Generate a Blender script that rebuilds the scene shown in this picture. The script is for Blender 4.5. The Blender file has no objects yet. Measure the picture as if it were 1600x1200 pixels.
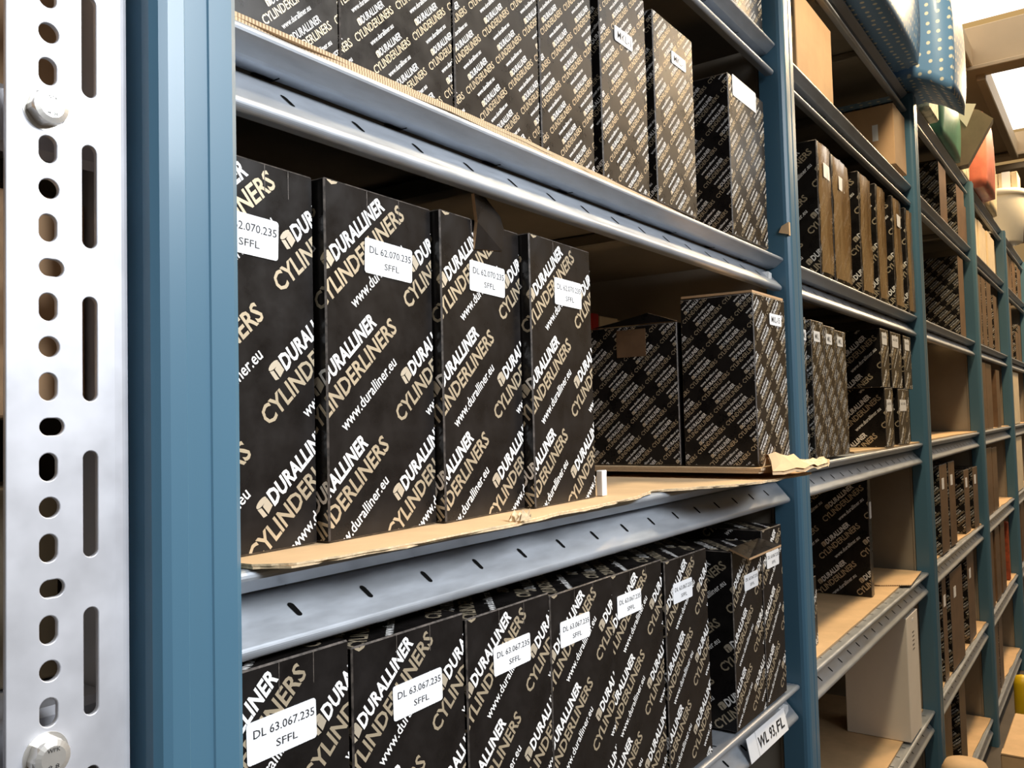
import bpy, bmesh, math, random
from mathutils import Vector, Matrix
random.seed(7)
SC = bpy.context.scene
COL = SC.collection

# ---------------------------------------------------------------- camera, sky, sun, exposure
cam_d = bpy.data.cameras.new('camera')
cam = bpy.data.objects.new('camera', cam_d)
COL.objects.link(cam)
F_PX, YAW, PIT, ROL = 1331.05, 0.9506, 0.0429, -0.0250
cam_d.sensor_width = 36.0
cam_d.lens = 36.0 * F_PX / 1600.0
cam_d.clip_start = 0.01
dv = Vector((math.sin(YAW) * math.cos(PIT), math.cos(YAW) * math.cos(PIT), math.sin(PIT)))
rv = dv.cross(Vector((0, 0, 1))).normalized()
uv_ = rv.cross(dv)
R2 = math.cos(ROL) * rv + math.sin(ROL) * uv_
U2 = -math.sin(ROL) * rv + math.cos(ROL) * uv_
cam.matrix_world = Matrix(((R2.x, U2.x, -dv.x, -0.1449), (R2.y, U2.y, -dv.y, -0.3427),
                           (R2.z, U2.z, -dv.z, 0.9785), (0, 0, 0, 1)))
SC.camera = cam

w = bpy.data.worlds.new('world')
SC.world = w
w.use_nodes = True
nt = w.node_tree
bg = nt.nodes['Background']
tc = nt.nodes.new('ShaderNodeTexCoord')
sx = nt.nodes.new('ShaderNodeSeparateXYZ')
nt.links.new(tc.outputs['Generated'], sx.inputs[0])


def ramp(tree, stops, src):
    r = tree.nodes.new('ShaderNodeValToRGB')
    e = r.color_ramp.elements
    while len(e) < len(stops):
        e.new(0.5)
    for k, (p, c) in enumerate(stops):
        e[k].position = p
        e[k].color = (c[0], c[1], c[2], 1)
    tree.links.new(src, r.inputs[0])
    return r


mz = nt.nodes.new('ShaderNodeMapRange')
mz.inputs[1].default_value = -1
nt.links.new(sx.outputs[2], mz.inputs[0])
mxr = nt.nodes.new('ShaderNodeMapRange')
mxr.inputs[1].default_value = 0.45
mxr.inputs[2].default_value = 0.92
nt.links.new(sx.outputs[0], mxr.inputs[0])
cool = ramp(nt, [(0.0, (.030, .024, .018)), (0.45, (.055, .045, .034)), (0.58, (.095, .082, .064)), (0.80, (.30, .29, .27))], mz.outputs[0])
warm = ramp(nt, [(0.0, (.09, .058, .03)), (0.46, (.20, .125, .06)), (0.57, (.30, .19, .08)), (0.68, (.58, .36, .14))], mz.outputs[0])
mixw = nt.nodes.new('ShaderNodeMix')
mixw.data_type = 'RGBA'
nt.links.new(mxr.outputs[0], mixw.inputs[0])
nt.links.new(cool.outputs[0], mixw.inputs[6])
nt.links.new(warm.outputs[0], mixw.inputs[7])
nt.links.new(mixw.outputs[2], bg.inputs[0])
bg.inputs[1].default_value = 1.0

def area(name, loc, target, sx_, sy_, power, col, spread=180):
    d = bpy.data.lights.new(name, 'AREA')
    d.shape = 'RECTANGLE'
    d.size, d.size_y, d.energy, d.color = sx_, sy_, power, col
    d.spread = math.radians(spread)
    o = bpy.data.objects.new(name, d)
    COL.objects.link(o)
    o.location = loc
    o.rotation_euler = (Vector(target) - Vector(loc)).to_track_quat('-Z', 'Y').to_euler()
    return o


# cool daylight from the roof lights over the aisle beside the photographer, warm lamps hanging further down the aisle
area('roof_daylight', (0.42, -1.12, 1.66), (0.20, 0, 1.00), 0.7, 0.45, 8.2, (0.92, 0.96, 1.0), 88)
area('hanging_lamp', (1.15, -0.30, 2.15), (1.05, -0.05, 0.9), 0.22, 0.12, 18, (1.0, 0.82, 0.54))
area('hanging_lamp', (2.55, -0.32, 2.20), (2.5, -0.05, 0.9), 0.4, 0.12, 19, (1.0, 0.66, 0.31))
area('hanging_lamp', (4.00, -0.34, 2.35), (3.9, -0.05, 1.0), 0.4, 0.12, 30, (1.0, 0.68, 0.34))

vs = SC.view_settings
vs.view_transform = 'Standard'
vs.look = 'None'
vs.gamma = 1.0
vs.use_curve_mapping = False
vs.exposure = 0.0

# ---------------------------------------------------------------- materials


def new_mat(name):
    m = bpy.data.materials.new(name)
    m.use_nodes = True
    return m, m.node_tree, m.node_tree.nodes['Principled BSDF']


def noise(tree, scale, detail=4, rough=.6, stretch=None):
    t = tree.nodes.new('ShaderNodeTexCoord')
    n = tree.nodes.new('ShaderNodeTexNoise')
    n.inputs['Scale'].default_value = scale
    n.inputs['Detail'].default_value = detail
    n.inputs['Roughness'].default_value = rough
    if stretch:
        mp = tree.nodes.new('ShaderNodeMapping')
        mp.inputs['Scale'].default_value = stretch
        tree.links.new(t.outputs['Object'], mp.inputs[0])
        tree.links.new(mp.outputs[0], n.inputs[0])
    else:
        tree.links.new(t.outputs['Object'], n.inputs[0])
    return n.outputs[0]


def mat(name, base, rough=.5, metal=0.0, var=0.0, nscale=30, stretch=None, coat=0.0, bump=0.0, rvar=0.0, spec=None, emit=None, trans=0.0):
    m, t, p = new_mat(name)
    p.inputs['Base Color'].default_value = (*base, 1)
    p.inputs['Roughness'].default_value = rough
    p.inputs['Metallic'].default_value = metal
    p.inputs['Coat Weight'].default_value = coat
    p.inputs['Coat Roughness'].default_value = .12
    if spec is not None:
        p.inputs['Specular IOR Level'].default_value = spec
    if trans:
        p.inputs['Transmission Weight'].default_value = trans
    if var or bump or rvar:
        n = noise(t, nscale, stretch=stretch)
        if var:
            lo = tuple(max(0, c * (1 - var)) for c in base)
            hi = tuple(c * (1 + var) for c in base)
            r = ramp(t, [(.3, lo), (.7, hi)], n)
            t.links.new(r.outputs[0], p.inputs['Base Color'])
        if bump:
            b = t.nodes.new('ShaderNodeBump')
            b.inputs['Strength'].default_value = bump
            b.inputs['Distance'].default_value = .001
            t.links.new(n, b.inputs['Height'])
            t.links.new(b.outputs[0], p.inputs['Normal'])
        if rvar:
            mr = t.nodes.new('ShaderNodeMapRange')
            mr.inputs[1].default_value = .3
            mr.inputs[2].default_value = .7
            mr.inputs[3].default_value = rough - rvar
            mr.inputs[4].default_value = rough + rvar
            t.links.new(n, mr.inputs[0])
            t.links.new(mr.outputs[0], p.inputs['Roughness'])
    if emit:
        p.inputs['Emission Color'].default_value = (*emit[:3], 1)
        p.inputs['Emission Strength'].default_value = emit[3]
    return m


M = {}
M['black'] = mat('black_card', (.0110, .0095, .0092), .30, var=.35, nscale=45, coat=.08, rvar=.07, bump=.10, spec=.30)
M['scuff'] = mat('scuffed_edge', (.085, .07, .06), .55, var=.9, nscale=160)
M['white'] = mat('white_ink', (.84, .83, .82), .5)
M['gold'] = mat('gold_ink', (.62, .52, .37), .40, metal=.55, var=.12, nscale=60)
M['icon'] = mat('icon_ink', (.60, .52, .40), .45, metal=.4)
M['sticker'] = mat('sticker_paper', (.86, .87, .90), .45)
M['text'] = mat('sticker_text', (.02, .02, .022), .6)
M['card'] = mat('brown_cardboard', (.62, .42, .235), .75, var=.10, nscale=22, bump=.15)
M['card2'] = mat('tan_carton', (.50, .31, .165), .7, var=.10, nscale=14, bump=.1)
M['card3'] = mat('pale_carton', (.70, .58, .40), .7, var=.10, nscale=14)
M['torn'] = mat('torn_paper', (.66, .50, .31), .85, var=.3, nscale=220, bump=.5)
M['whitebox'] = mat('white_carton', (.84, .78, .71), .6, var=.04, nscale=10)
M['galv'] = mat('galvanised_steel', (.38, .41, .455), .38, metal=.5, var=.10, nscale=26, rvar=.07, stretch=(1, 4, 4))
M['zinc'] = mat('bright_zinc', (.55, .56, .605), .46, metal=.40, var=.07, nscale=34, rvar=.08)
M['bolt'] = mat('bolt_zinc', (.82, .80, .76), .3, metal=.75, var=.08, nscale=60)
M['shaded_steel'] = mat('shaded_shelf_sheet', (.185, .160, .125), .6, metal=.1, var=.15, nscale=12)  # darker copy of the galvanised sheet, shade under the shelf put into its colour
M['blue'] = mat('blue_paint', (.062, .146, .218), .36, var=.06, nscale=9, coat=.14, stretch=(1, 1, .1))
M['bluechip'] = mat('worn_paint_line', (.30, .42, .50), .5)
M['hole'] = mat('dark_hole', (.006, .006, .006), 1.0, spec=0.0)
M['panel'] = mat('side_sheet', (.33, .29, .24), .45, metal=.35, var=.1, nscale=9)
M['plastic'] = mat('white_plastic', (.86, .86, .86), .35)
M['red'] = mat('red_card', (.62, .03, .02), .5)
M['wall'] = mat('dark_backing', (.065, .048, .032), .8, var=.3, nscale=5)
M['concrete'] = mat('concrete_floor', (.075, .062, .05), .7, var=.2, nscale=6)
M['steelroof'] = mat('painted_roof_steel', (.52, .38, .22), .55, var=.06, nscale=4)
M['skylight'] = mat('skylight_sheet', (.9, .9, .9), .4, emit=(1.0, .985, .95, 1.6))
M['green'] = mat('green_bag', (.06, .20, .155), .42, var=.4, nscale=10, bump=.6, coat=.3)
M['redbag'] = mat('red_bag', (.50, .15, .105), .45, var=.35, nscale=12, bump=.6, coat=.2)
M['cream'] = mat('cream_paper', (.78, .66, .42), .6, var=.12, nscale=18)
M['bucket'] = mat('bucket_plastic', (.85, .80, .66), .4, var=.06, nscale=7)
M['kraft'] = mat('dark_board', (.20, .16, .11), .7, var=.2, nscale=12)
M['yellow'] = mat('yellow_plastic', (.70, .48, .01), .4)
M['rust'] = mat('rust_red', (.30, .055, .018), .7, var=.5, nscale=40)
M['brown_card_sheen'] = mat('brown_card_and_sheen', (.135, .080, .045), .45, var=.25, nscale=24, coat=.1)  # brown card; on far black cartons it paints in a warm reflection


def corr_mat():
    m, t, p = new_mat('corrugated_edge')
    tc_ = t.nodes.new('ShaderNodeTexCoord')
    wv = t.nodes.new('ShaderNodeTexWave')
    wv.inputs['Scale'].default_value = 150
    wv.inputs['Distortion'].default_value = 3
    wv.inputs['Detail Scale'].default_value = 60
    t.links.new(tc_.outputs['Object'], wv.inputs[0])
    r = ramp(t, [(.15, (.24, .145, .075)), (.55, (.62, .46, .29))], wv.outputs[1])
    t.links.new(r.outputs[0], p.inputs['Base Color'])
    p.inputs['Roughness'].default_value = .85
    return m


def star_mat():
    m, t, p = new_mat('blue_star_wrap')
    tc_ = t.nodes.new('ShaderNodeTexCoord')
    # the stars lie in the plane of whichever side they are printed on
    geo = t.nodes.new('ShaderNodeNewGeometry')
    sn = t.nodes.new('ShaderNodeSeparateXYZ')
    sp = t.nodes.new('ShaderNodeSeparateXYZ')
    t.links.new(geo.outputs['Normal'], sn.inputs[0])
    t.links.new(tc_.outputs['Object'], sp.inputs[0])

    def flat(k):
        ab = t.nodes.new('ShaderNodeMath')
        ab.operation = 'ABSOLUTE'
        t.links.new(sn.outputs[k], ab.inputs[0])
        gt = t.nodes.new('ShaderNodeMath')
        gt.operation = 'GREATER_THAN'
        gt.inputs[1].default_value = .7
        t.links.new(ab.outputs[0], gt.inputs[0])
        return gt.outputs[0]

    def pick(f, a, b):
        m_ = t.nodes.new('ShaderNodeMix')
        t.links.new(f, m_.inputs[0])
        t.links.new(a, m_.inputs[2])
        t.links.new(b, m_.inputs[3])
        return m_.outputs[0]
    uu = pick(flat(0), sp.outputs[0], sp.outputs[1])
    vv_ = pick(flat(2), sp.outputs[2], sp.outputs[1])
    cb = t.nodes.new('ShaderNodeCombineXYZ')
    t.links.new(uu, cb.inputs[0])
    t.links.new(vv_, cb.inputs[1])
    vo = t.nodes.new('ShaderNodeTexVoronoi')
    vo.voronoi_dimensions = '2D'
    vo.inputs['Scale'].default_value = 50
    vo.inputs['Randomness'].default_value = .22
    t.links.new(cb.outputs[0], vo.inputs[0])
    r = ramp(t, [(.15, (.72, .70, .58)), (.21, (.12, .26, .47))], vo.outputs[0])
    t.links.new(r.outputs[0], p.inputs['Base Color'])
    p.inputs['Roughness'].default_value = .45
    p.inputs['Coat Weight'].default_value = .06
    return m


def camo_mat():
    m, t, p = new_mat('printed_newspaper')
    n = noise(t, 38)
    r = ramp(t, [(.35, (.20, .26, .20)), (.5, (.62, .60, .46)), (.65, (.80, .76, .58))], n)
    t.links.new(r.outputs[0], p.inputs['Base Color'])
    p.inputs['Roughness'].default_value = .6
    return m


def wood_mat():
    m, t, p = new_mat('slatted_wood')
    tc_ = t.nodes.new('ShaderNodeTexCoord')
    wv = t.nodes.new('ShaderNodeTexWave')
    wv.bands_direction = 'Y'
    wv.inputs['Scale'].default_value = 30
    wv.inputs['Distortion'].default_value = 1
    t.links.new(tc_.outputs['Object'], wv.inputs[0])
    r = ramp(t, [(.2, (.42, .26, .10)), (.5, (.72, .54, .28))], wv.outputs[1])
    t.links.new(r.outputs[0], p.inputs['Base Color'])
    p.inputs['Roughness'].default_value = .6
    return m


M['corr'] = corr_mat()
M['stars'] = star_mat()
M['news'] = camo_mat()
M['slats'] = wood_mat()

# ---------------------------------------------------------------- mesh helpers


class MB:
    def __init__(s):
        s.v, s.f, s.m, s.mats = [], [], [], []

    def mi(s, name):
        if name not in s.mats:
            s.mats.append(name)
        return s.mats.index(name)

    def face(s, pts, mat_):
        b = len(s.v)
        s.v += [tuple(p) for p in pts]
        s.f.append(tuple(range(b, b + len(pts))))
        s.m.append(s.mi(mat_))

    def add(s, verts, faces, mat_):
        b = len(s.v)
        k = s.mi(mat_)
        s.v += [tuple(p) for p in verts]
        for f in faces:
            s.f.append(tuple(i + b for i in f))
            s.m.append(k)

    def box(s, x0, x1, y0, y1, z0, z1, mat_, c=0.0, edge=None):
        """box with chamfered edges of size c"""
        if c <= 0:
            vs_ = [(x, y, z) for z in (z0, z1) for y in (y0, y1) for x in (x0, x1)]
            s.add(vs_, [(0, 2, 3, 1), (4, 5, 7, 6), (0, 1, 5, 4), (2, 6, 7, 3), (0, 4, 6, 2), (1, 3, 7, 5)], mat_)
            return
        X, Y, Z = (x0, x1), (y0, y1), (z0, z1)
        idx = {}
        vs_ = []

        def V(ax, i, j, k):
            q = (ax, i, j, k)
            if q not in idx:
                p = [X[i], Y[j], Z[k]]
                sg = [c if a == 0 else -c for a in (i, j, k)]
                for a in range(3):
                    if a != ax:
                        p[a] += sg[a]
                idx[q] = len(vs_)
                vs_.append(tuple(p))
            return idx[q]
        main, ed = [], []
        for i in (0, 1):
            f = [V(0, i, 0, 0), V(0, i, 0, 1), V(0, i, 1, 1), V(0, i, 1, 0)]
            main.append(f if i == 0 else f[::-1])
            f = [V(1, 0, i, 0), V(1, 1, i, 0), V(1, 1, i, 1), V(1, 0, i, 1)]
            main.append(f if i == 0 else f[::-1])
            f = [V(2, 0, 0, i), V(2, 0, 1, i), V(2, 1, 1, i), V(2, 1, 0, i)]
            main.append(f if i == 0 else f[::-1])
        for a in (0, 1):
            for b in (0, 1):
                ed.append([V(0, a, b, 0), V(1, a, b, 0), V(1, a, b, 1), V(0, a, b, 1)])
                ed.append([V(0, a, 0, b), V(2, a, 0, b), V(2, a, 1, b), V(0, a, 1, b)])
                ed.append([V(1, 0, a, b), V(2, 0, a, b), V(2, 1, a, b), V(1, 1, a, b)])
        for i in (0, 1):
            for j in (0, 1):
                for k in (0, 1):
                    ed.append([V(0, i, j, k), V(1, i, j, k), V(2, i, j, k)])
        b0 = len(s.v)
        s.v += vs_
        for f in main:
            s.f.append(tuple(i + b0 for i in f))
            s.m.append(s.mi(mat_))
        for f in ed:
            s.f.append(tuple(i + b0 for i in f))
            s.m.append(s.mi(edge or mat_))

    def sheet(s, prof, th, x0, x1, mat_, axis='x'):
        """open polyline profile with thickness, extruded along x (profile = (y,z)) or z (profile = (x,y))"""
        n = len(prof)
        off = []
        for i in range(n):
            a = Vector(prof[max(i - 1, 0)])
            b = Vector(prof[min(i + 1, n - 1)])
            t = (b - a).normalized()
            nn = Vector((-t.y, t.x))
            off.append((prof[i][0] + nn.x * th, prof[i][1] + nn.y * th))
        loop = list(prof) + off[::-1]

        def P(p, e):
            return (e, p[0], p[1]) if axis == 'x' else (p[0], p[1], e)
        m2 = len(loop)
        vs_ = [P(p, x0) for p in loop] + [P(p, x1) for p in loop]
        fs = [(i, (i + 1) % m2, m2 + (i + 1) % m2, m2 + i) for i in range(m2)]
        for i in range(n - 1):
            q = (i, i + 1, m2 - 2 - i, m2 - 1 - i)
            fs.append(q)
            fs.append(tuple(a + m2 for a in q[::-1]))
        s.add(vs_, fs, mat_)

    def prism(s, poly, z0, z1, mat_, side=None):
        n = len(poly)
        b0 = len(s.v)
        s.v += [(p[0], p[1], z0) for p in poly] + [(p[0], p[1], z1) for p in poly]
        s.f.append(tuple(b0 + i for i in range(n))[::-1])
        s.m.append(s.mi(mat_))
        s.f.append(tuple(b0 + n + i for i in range(n)))
        s.m.append(s.mi(mat_))
        for i in range(n):
            s.f.append((b0 + i, b0 + (i + 1) % n, b0 + n + (i + 1) % n, b0 + n + i))
            s.m.append(s.mi(side or mat_))

    def lathe(s, prof, seg, mat_, cx=0, cy=0):
        b0 = len(s.v)
        n = len(prof)
        for k in range(seg):
            a = 2 * math.pi * k / seg
            for r, z in prof:
                s.v.append((cx + r * math.cos(a), cy + r * math.sin(a), z))
        for k in range(seg):
            k2 = (k + 1) % seg
            for i in range(n - 1):
                s.f.append((b0 + k * n + i, b0 + k2 * n + i, b0 + k2 * n + i + 1, b0 + k * n + i + 1))
                s.m.append(s.mi(mat_))

    def mesh(s, name, normals=True, smooth=False):
        me = bpy.data.meshes.new(name)
        me.from_pydata(s.v, [], s.f)
        for n in s.mats:
            me.materials.append(M[n])
        me.polygons.foreach_set('material_index', s.m)
        if smooth:
            me.polygons.foreach_set('use_smooth', [True] * len(me.polygons))
        me.update()
        if normals:
            bm = bmesh.new()
            bm.from_mesh(me)
            if smooth:
                bmesh.ops.remove_doubles(bm, verts=bm.verts, dist=1e-5)
            bmesh.ops.recalc_face_normals(bm, faces=bm.faces)
            bm.to_mesh(me)
            bm.free()
        return me


def link(name, me, parent=None, loc=(0, 0, 0), rz=0.0):
    o = bpy.data.objects.new(name, me)
    COL.objects.link(o)
    o.location = loc
    o.rotation_euler = (0, 0, rz)
    if parent:
        o.parent = parent
    return o


def empty(name, loc=(0, 0, 0), rz=0.0):
    o = bpy.data.objects.new(name, None)
    o.empty_display_size = .02
    COL.objects.link(o)
    o.location = loc
    o.rotation_euler = (0, 0, rz)
    return o


def tag(o, label, cat, group=None):
    o['label'] = label
    o['category'] = cat
    if group:
        o['group'] = group
    return o


def struct(o):
    o['kind'] = 'structure'
    return o


# ---------------------------------------------------------------- lettering
_tc = {}


def glyphs(s, offset=0.0, shear=0.0, res=2, spacing=1.0):
    """triangles of a line of text, cap height 1, starting at x=0"""
    key = (s, offset, shear, res, spacing)
    if key in _tc:
        return _tc[key]

    def raw(body):
        c = bpy.data.curves.new('t', 'FONT')
        c.body = body
        c.size = 1
        c.offset = offset
        c.shear = shear
        c.resolution_u = res
        c.space_character = spacing
        o = bpy.data.objects.new('t', c)
        COL.objects.link(o)
        dg = bpy.context.evaluated_depsgraph_get()
        ev = o.evaluated_get(dg)
        me = ev.to_mesh()
        me.calc_loop_triangles()
        vv = [(v.co.x, v.co.y) for v in me.vertices]
        tt = [tuple(t.vertices) for t in me.loop_triangles]
        ev.to_mesh_clear()
        bpy.data.objects.remove(o)
        bpy.data.curves.remove(c)
        return vv, tt
    hv, _ = raw('H')
    H = max(p[1] for p in hv) - min(p[1] for p in hv)
    vv, tt = raw(s)
    x0 = min(p[0] for p in vv)
    vv = [((p[0] - x0) / H, p[1] / H) for p in vv]
    W = max(p[0] for p in vv)
    _tc[key] = (vv, tt, W)
    return _tc[key]


def line_tris(s, x, y, length, cap, offset=0.0, shear=0.0, res=2, spacing=1.0):
    vv, tt, W = glyphs(s, offset, shear, res, spacing)
    kx = length / W
    P = [(x + p[0] * kx, y + p[1] * cap) for p in vv]
    return [(P[a], P[b], P[c]) for a, b, c in tt]


def icon_polys(x, y, sz):
    """small cylinder emblem in front of the brand word"""
    out = []
    n = 12
    top = [(x + sz * (.5 + .5 * math.cos(2 * math.pi * k / n)), y + sz * (.82 + .2 * math.sin(2 * math.pi * k / n))) for k in range(n)]
    out.append(top)
    out.append([(x, y + sz * .02), (x + sz * .30, y - sz * .10), (x + sz * .30, y + sz * .56), (x, y + sz * .72)])
    out.append([(x + sz * .42, y - sz * .10), (x + sz, y + sz * .05), (x + sz, y + sz * .74), (x + sz * .42, y + sz * .56)])
    return out


def block(k, res=2, bold=1.0):
    """one printed block; origin at the baseline start of the gold word; k = scale"""
    B = []
    B += [(t, 'gold') for t in line_tris('CYLINDERLINERS', 0, 0, .1025 * k, .0112 * k, .022 * bold, 0, res, 1.0)]
    B += [(t, 'white') for t in line_tris('DURALLINER', .0300 * k, .0148 * k, .0595 * k, .0100 * k, .036 * bold, .10, res, 1.03)]
    B += [(t, 'white') for t in line_tris('www.duralliner.eu', .0235 * k, -.0155 * k, .0635 * k, .0072 * k, .010, 0, res)]
    B += [(t, 'icon') for t in icon_polys(.0205 * k, .0155 * k, .0088 * k)]
    return B


ART = {}


def art(kind):
    if kind in ART:
        return ART[kind]
    if kind == 'big':
        a = (block(.93), math.radians(41.8), (-.0089, -.0692), (.0732, .0079), (-.0036, -.0741))
    elif kind == 'small':
        a = (block(.41, 1, .3), math.radians(42.6), (.0131, -.0135), (.0330, .0303), (-.0646, -.0405))
    else:
        a = (block(.417, 2, .3), math.radians(43.4), (.0150, -.0141), (.0348, .0324), (.0136, -.1725))
    ART[kind] = a
    return a


def clip(poly, x0, x1, y0, y1):
    for ax, lim, sg in ((0, x0, 1), (0, x1, -1), (1, y0, 1), (1, y1, -1)):
        out = []
        n = len(poly)
        for i in range(n):
            a, b = poly[i], poly[(i + 1) % n]
            da, db = (a[ax] - lim) * sg, (b[ax] - lim) * sg
            if da >= 0:
                out.append(a)
            if (da >= 0) != (db >= 0):
                t = da / (da - db)
                out.append((a[0] + (b[0] - a[0]) * t, a[1] + (b[1] - a[1]) * t))
        poly = out
        if len(poly) < 3:
            return None
    return poly


def print_on(mb, kind, h, rect, fmap, shift=0.0):
    """print the repeating pattern on the unrolled rectangle rect=(u0,u1,v0,v1); fmap maps (u,v) to 3-D"""
    B, ang, e1, e2, anchor = art(kind)
    ca, sa = math.cos(ang), math.sin(ang)
    u0, u1, v0, v1 = rect
    rad = .125
    for i in range(-40, 41):
        for j in range(-40, 41):
            ox = shift + anchor[0] + i * e1[0] + j * e2[0]
            oy = h + anchor[1] + i * e1[1] + j * e2[1]
            if ox < u0 - rad or ox > u1 + rad or oy < v0 - rad or oy > v1 + rad:
                continue
            for t, mname in B:
                P = [(ox + p[0] * ca - p[1] * sa, oy + p[0] * sa + p[1] * ca) for p in t]
                xs = [p[0] for p in P]
                ys = [p[1] for p in P]
                if max(xs) < u0 or min(xs) > u1 or max(ys) < v0 or min(ys) > v1:
                    continue
                if min(xs) < u0 or max(xs) > u1 or min(ys) < v0 or max(ys) > v1:
                    P = clip(P, u0, u1, v0, v1)
                    if not P:
                        continue
                mb.face([fmap(*p) for p in P], mname)


_boxes = {}


def printed_mesh(w_, h, d, kind, faces='FLT', slits=True, shift=0.0, front=None):
    key = (round(w_, 4), round(h, 4), round(d, 4), kind, faces, slits, shift, front)
    if key in _boxes:
        return _boxes[key]
    mb = MB()
    c = .0009
    mb.box(0, w_, 0, d, 0, h, 'black', c, 'scuff')
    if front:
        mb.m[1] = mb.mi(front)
    e = .00012
    if 'F' in faces:
        print_on(mb, kind, h, (c, w_ - c, c, h - c), lambda u, v: (u, -e, v), shift)
    if 'L' in faces:
        print_on(mb, kind, h, (-d + c, -c, c, h - c), lambda u, v: (-e, -u, v), shift)
    if 'T' in faces:
        print_on(mb, kind, h, (c, w_ - c, h + c, h + d - c), lambda u, v: (u, v - h, h + e), shift)
    if slits:
        for k in (.36, .66):
            mb.face([(w_ * k, -.0002, h - .016), (w_ * k + .0005, -.0002, h - .016), (w_ * k + .0005, -.0002, h - c), (w_ * k, -.0002, h - c)], 'scuff')
    me = mb.mesh('printed_carton', normals=False)
    _boxes[key] = me
    return me


_stick = {}


def sticker_mesh(w_, h, lines, r=.0018):
    key = (w_, h, tuple(lines))
    if key in _stick:
        return _stick[key]
    mb = MB()
    t = .0003
    P = []
    for cx, cz, a0 in ((w_ - r, r, -90), (w_ - r, h - r, 0), (r, h - r, 90), (r, r, 180)):
        for k in range(5):
            a = math.radians(a0 + 22.5 * k)
            P.append((cx + r * math.cos(a), cz + r * math.sin(a)))
    mb.face([(p[0], -t, p[1]) for p in P], 'sticker')
    n = len(P)
    for i in range(n):
        a, b = P[i], P[(i + 1) % n]
        mb.face([(a[0], 0, a[1]), (b[0], 0, b[1]), (b[0], -t, b[1]), (a[0], -t, a[1])], 'sticker')
    for s, x, z, ln, cap in lines:
        for tri in line_tris(s, x * w_, z * h, ln * w_, cap * h, .004, 0, 2):
            mb.face([(p[0], -t - .0001, p[1]) for p in tri], 'text')
    me = mb.mesh('sticker', normals=False)
    _stick[key] = me
    return me


def DL(num):
    return [('DL ' + num, .09, .585, .88, .20), ('SFFL', .40, .20, .31, .18)]


def sticker(parent, x, z, w_, h, lines, rot=0.0):
    o = link('sticker', sticker_mesh(w_, h, lines), parent, (x, -.0003, z))
    o.rotation_euler = (0, rot, 0)
    return o


def carton(label, x, y, z, w_, h, d, kind, rz=0.0, group=None, faces='FLT', sz=1.0, slits=True, shift=0.0, front=None):
    o = link('printed_carton', printed_mesh(w_, h, d, kind, faces, slits, shift, front), None, (x, y, z), rz)
    o.scale = (1, 1, sz)
    tag(o, label, 'carton', group)
    return o


# ---------------------------------------------------------------- setting
L = 0.8772
XR0 = 0.1047
PW = 0.043
Z_T, Z_S, Z_A, Z_B, Z_C, Z_D, Z_E = 1.660, 1.458, 1.1785, 0.910, 0.640, 0.356, 0.080
DEPTH = .40

mb = MB()
mb.box(-3, 12, -3.0, .55, -.05, 0, 'concrete')
struct(link('floor', mb.mesh('floor')))
mb = MB()
mb.box(-1.5, 9, .46, .50, 0, 1.95, 'wall')
struct(link('wall_back', mb.mesh('wall_back')))

# roof over the far end: purlins across the aisle, a rafter along it, skylight sheets between
for k, (x, z0, z1) in enumerate(((4.40, 2.60, 2.80), (6.05, 2.585, 2.72), (6.95, 2.36, 2.52))):
    mb = MB()
    mb.box(x, x + .05, -1.9, .5, z0, z1, 'steelroof', .004)
    mb.box(x - .035, x + .085, -1.9, .5, z0 - .02, z0, 'steelroof', .003)
    struct(link('trim_%d' % (k + 1), mb.mesh('trim')))
mb = MB()
mb.box(2.6, 4.40, .16, .26, 2.60, 2.70, 'steelroof', .004)
mb.box(2.6, 4.40, .27, .5, 2.62, 2.66, 'steelroof', .004)
struct(link('trim_4', mb.mesh('trim')))
mb = MB()
mb.box(4.45, 6.05, .115, .155, 2.55, 2.66, 'steelroof', .004)
mb.box(4.45, 6.05, .155, .5, 2.60, 2.64, 'steelroof', .004)
struct(link('trim_5', mb.mesh('trim')))
mb = MB()
mb.box(6.1, 9.0, -1.9, .5, 2.50, 2.54, 'steelroof', .004)
struct(link('ceiling', mb.mesh('ceiling')))
for k, (x0, x1, z) in enumerate(((2.6, 4.42, 2.83), (4.45, 6.05, 2.735))):
    mb = MB()
    n = 9
    for i in range(n):
        a, b = x0 + (x1 - x0) * i / n, x0 + (x1 - x0) * (i + 1) / n
        mb.box(a, b - .006, -1.9, .5, z, z + .006, 'skylight')
    struct(link('window_%d' % (k + 1), mb.mesh('skylight')))

# ---------------------------------------------------------------- rack: uprights and shelves


def post_profile():
    return [(.006, .0225), (0, .0225), (0, -.002), (.0008, -.0052), (.0030, -.0078), (.0062, -.0088), (.0138, -.0090), (.0146, -.0082),
            (.0262, -.0080), (.0270, -.0086), (.0392, -.0084), (.0415, -.0072), (.0428, -.0045), (.043, -.002), (.043, .0225), (.037, .0225)]


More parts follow.
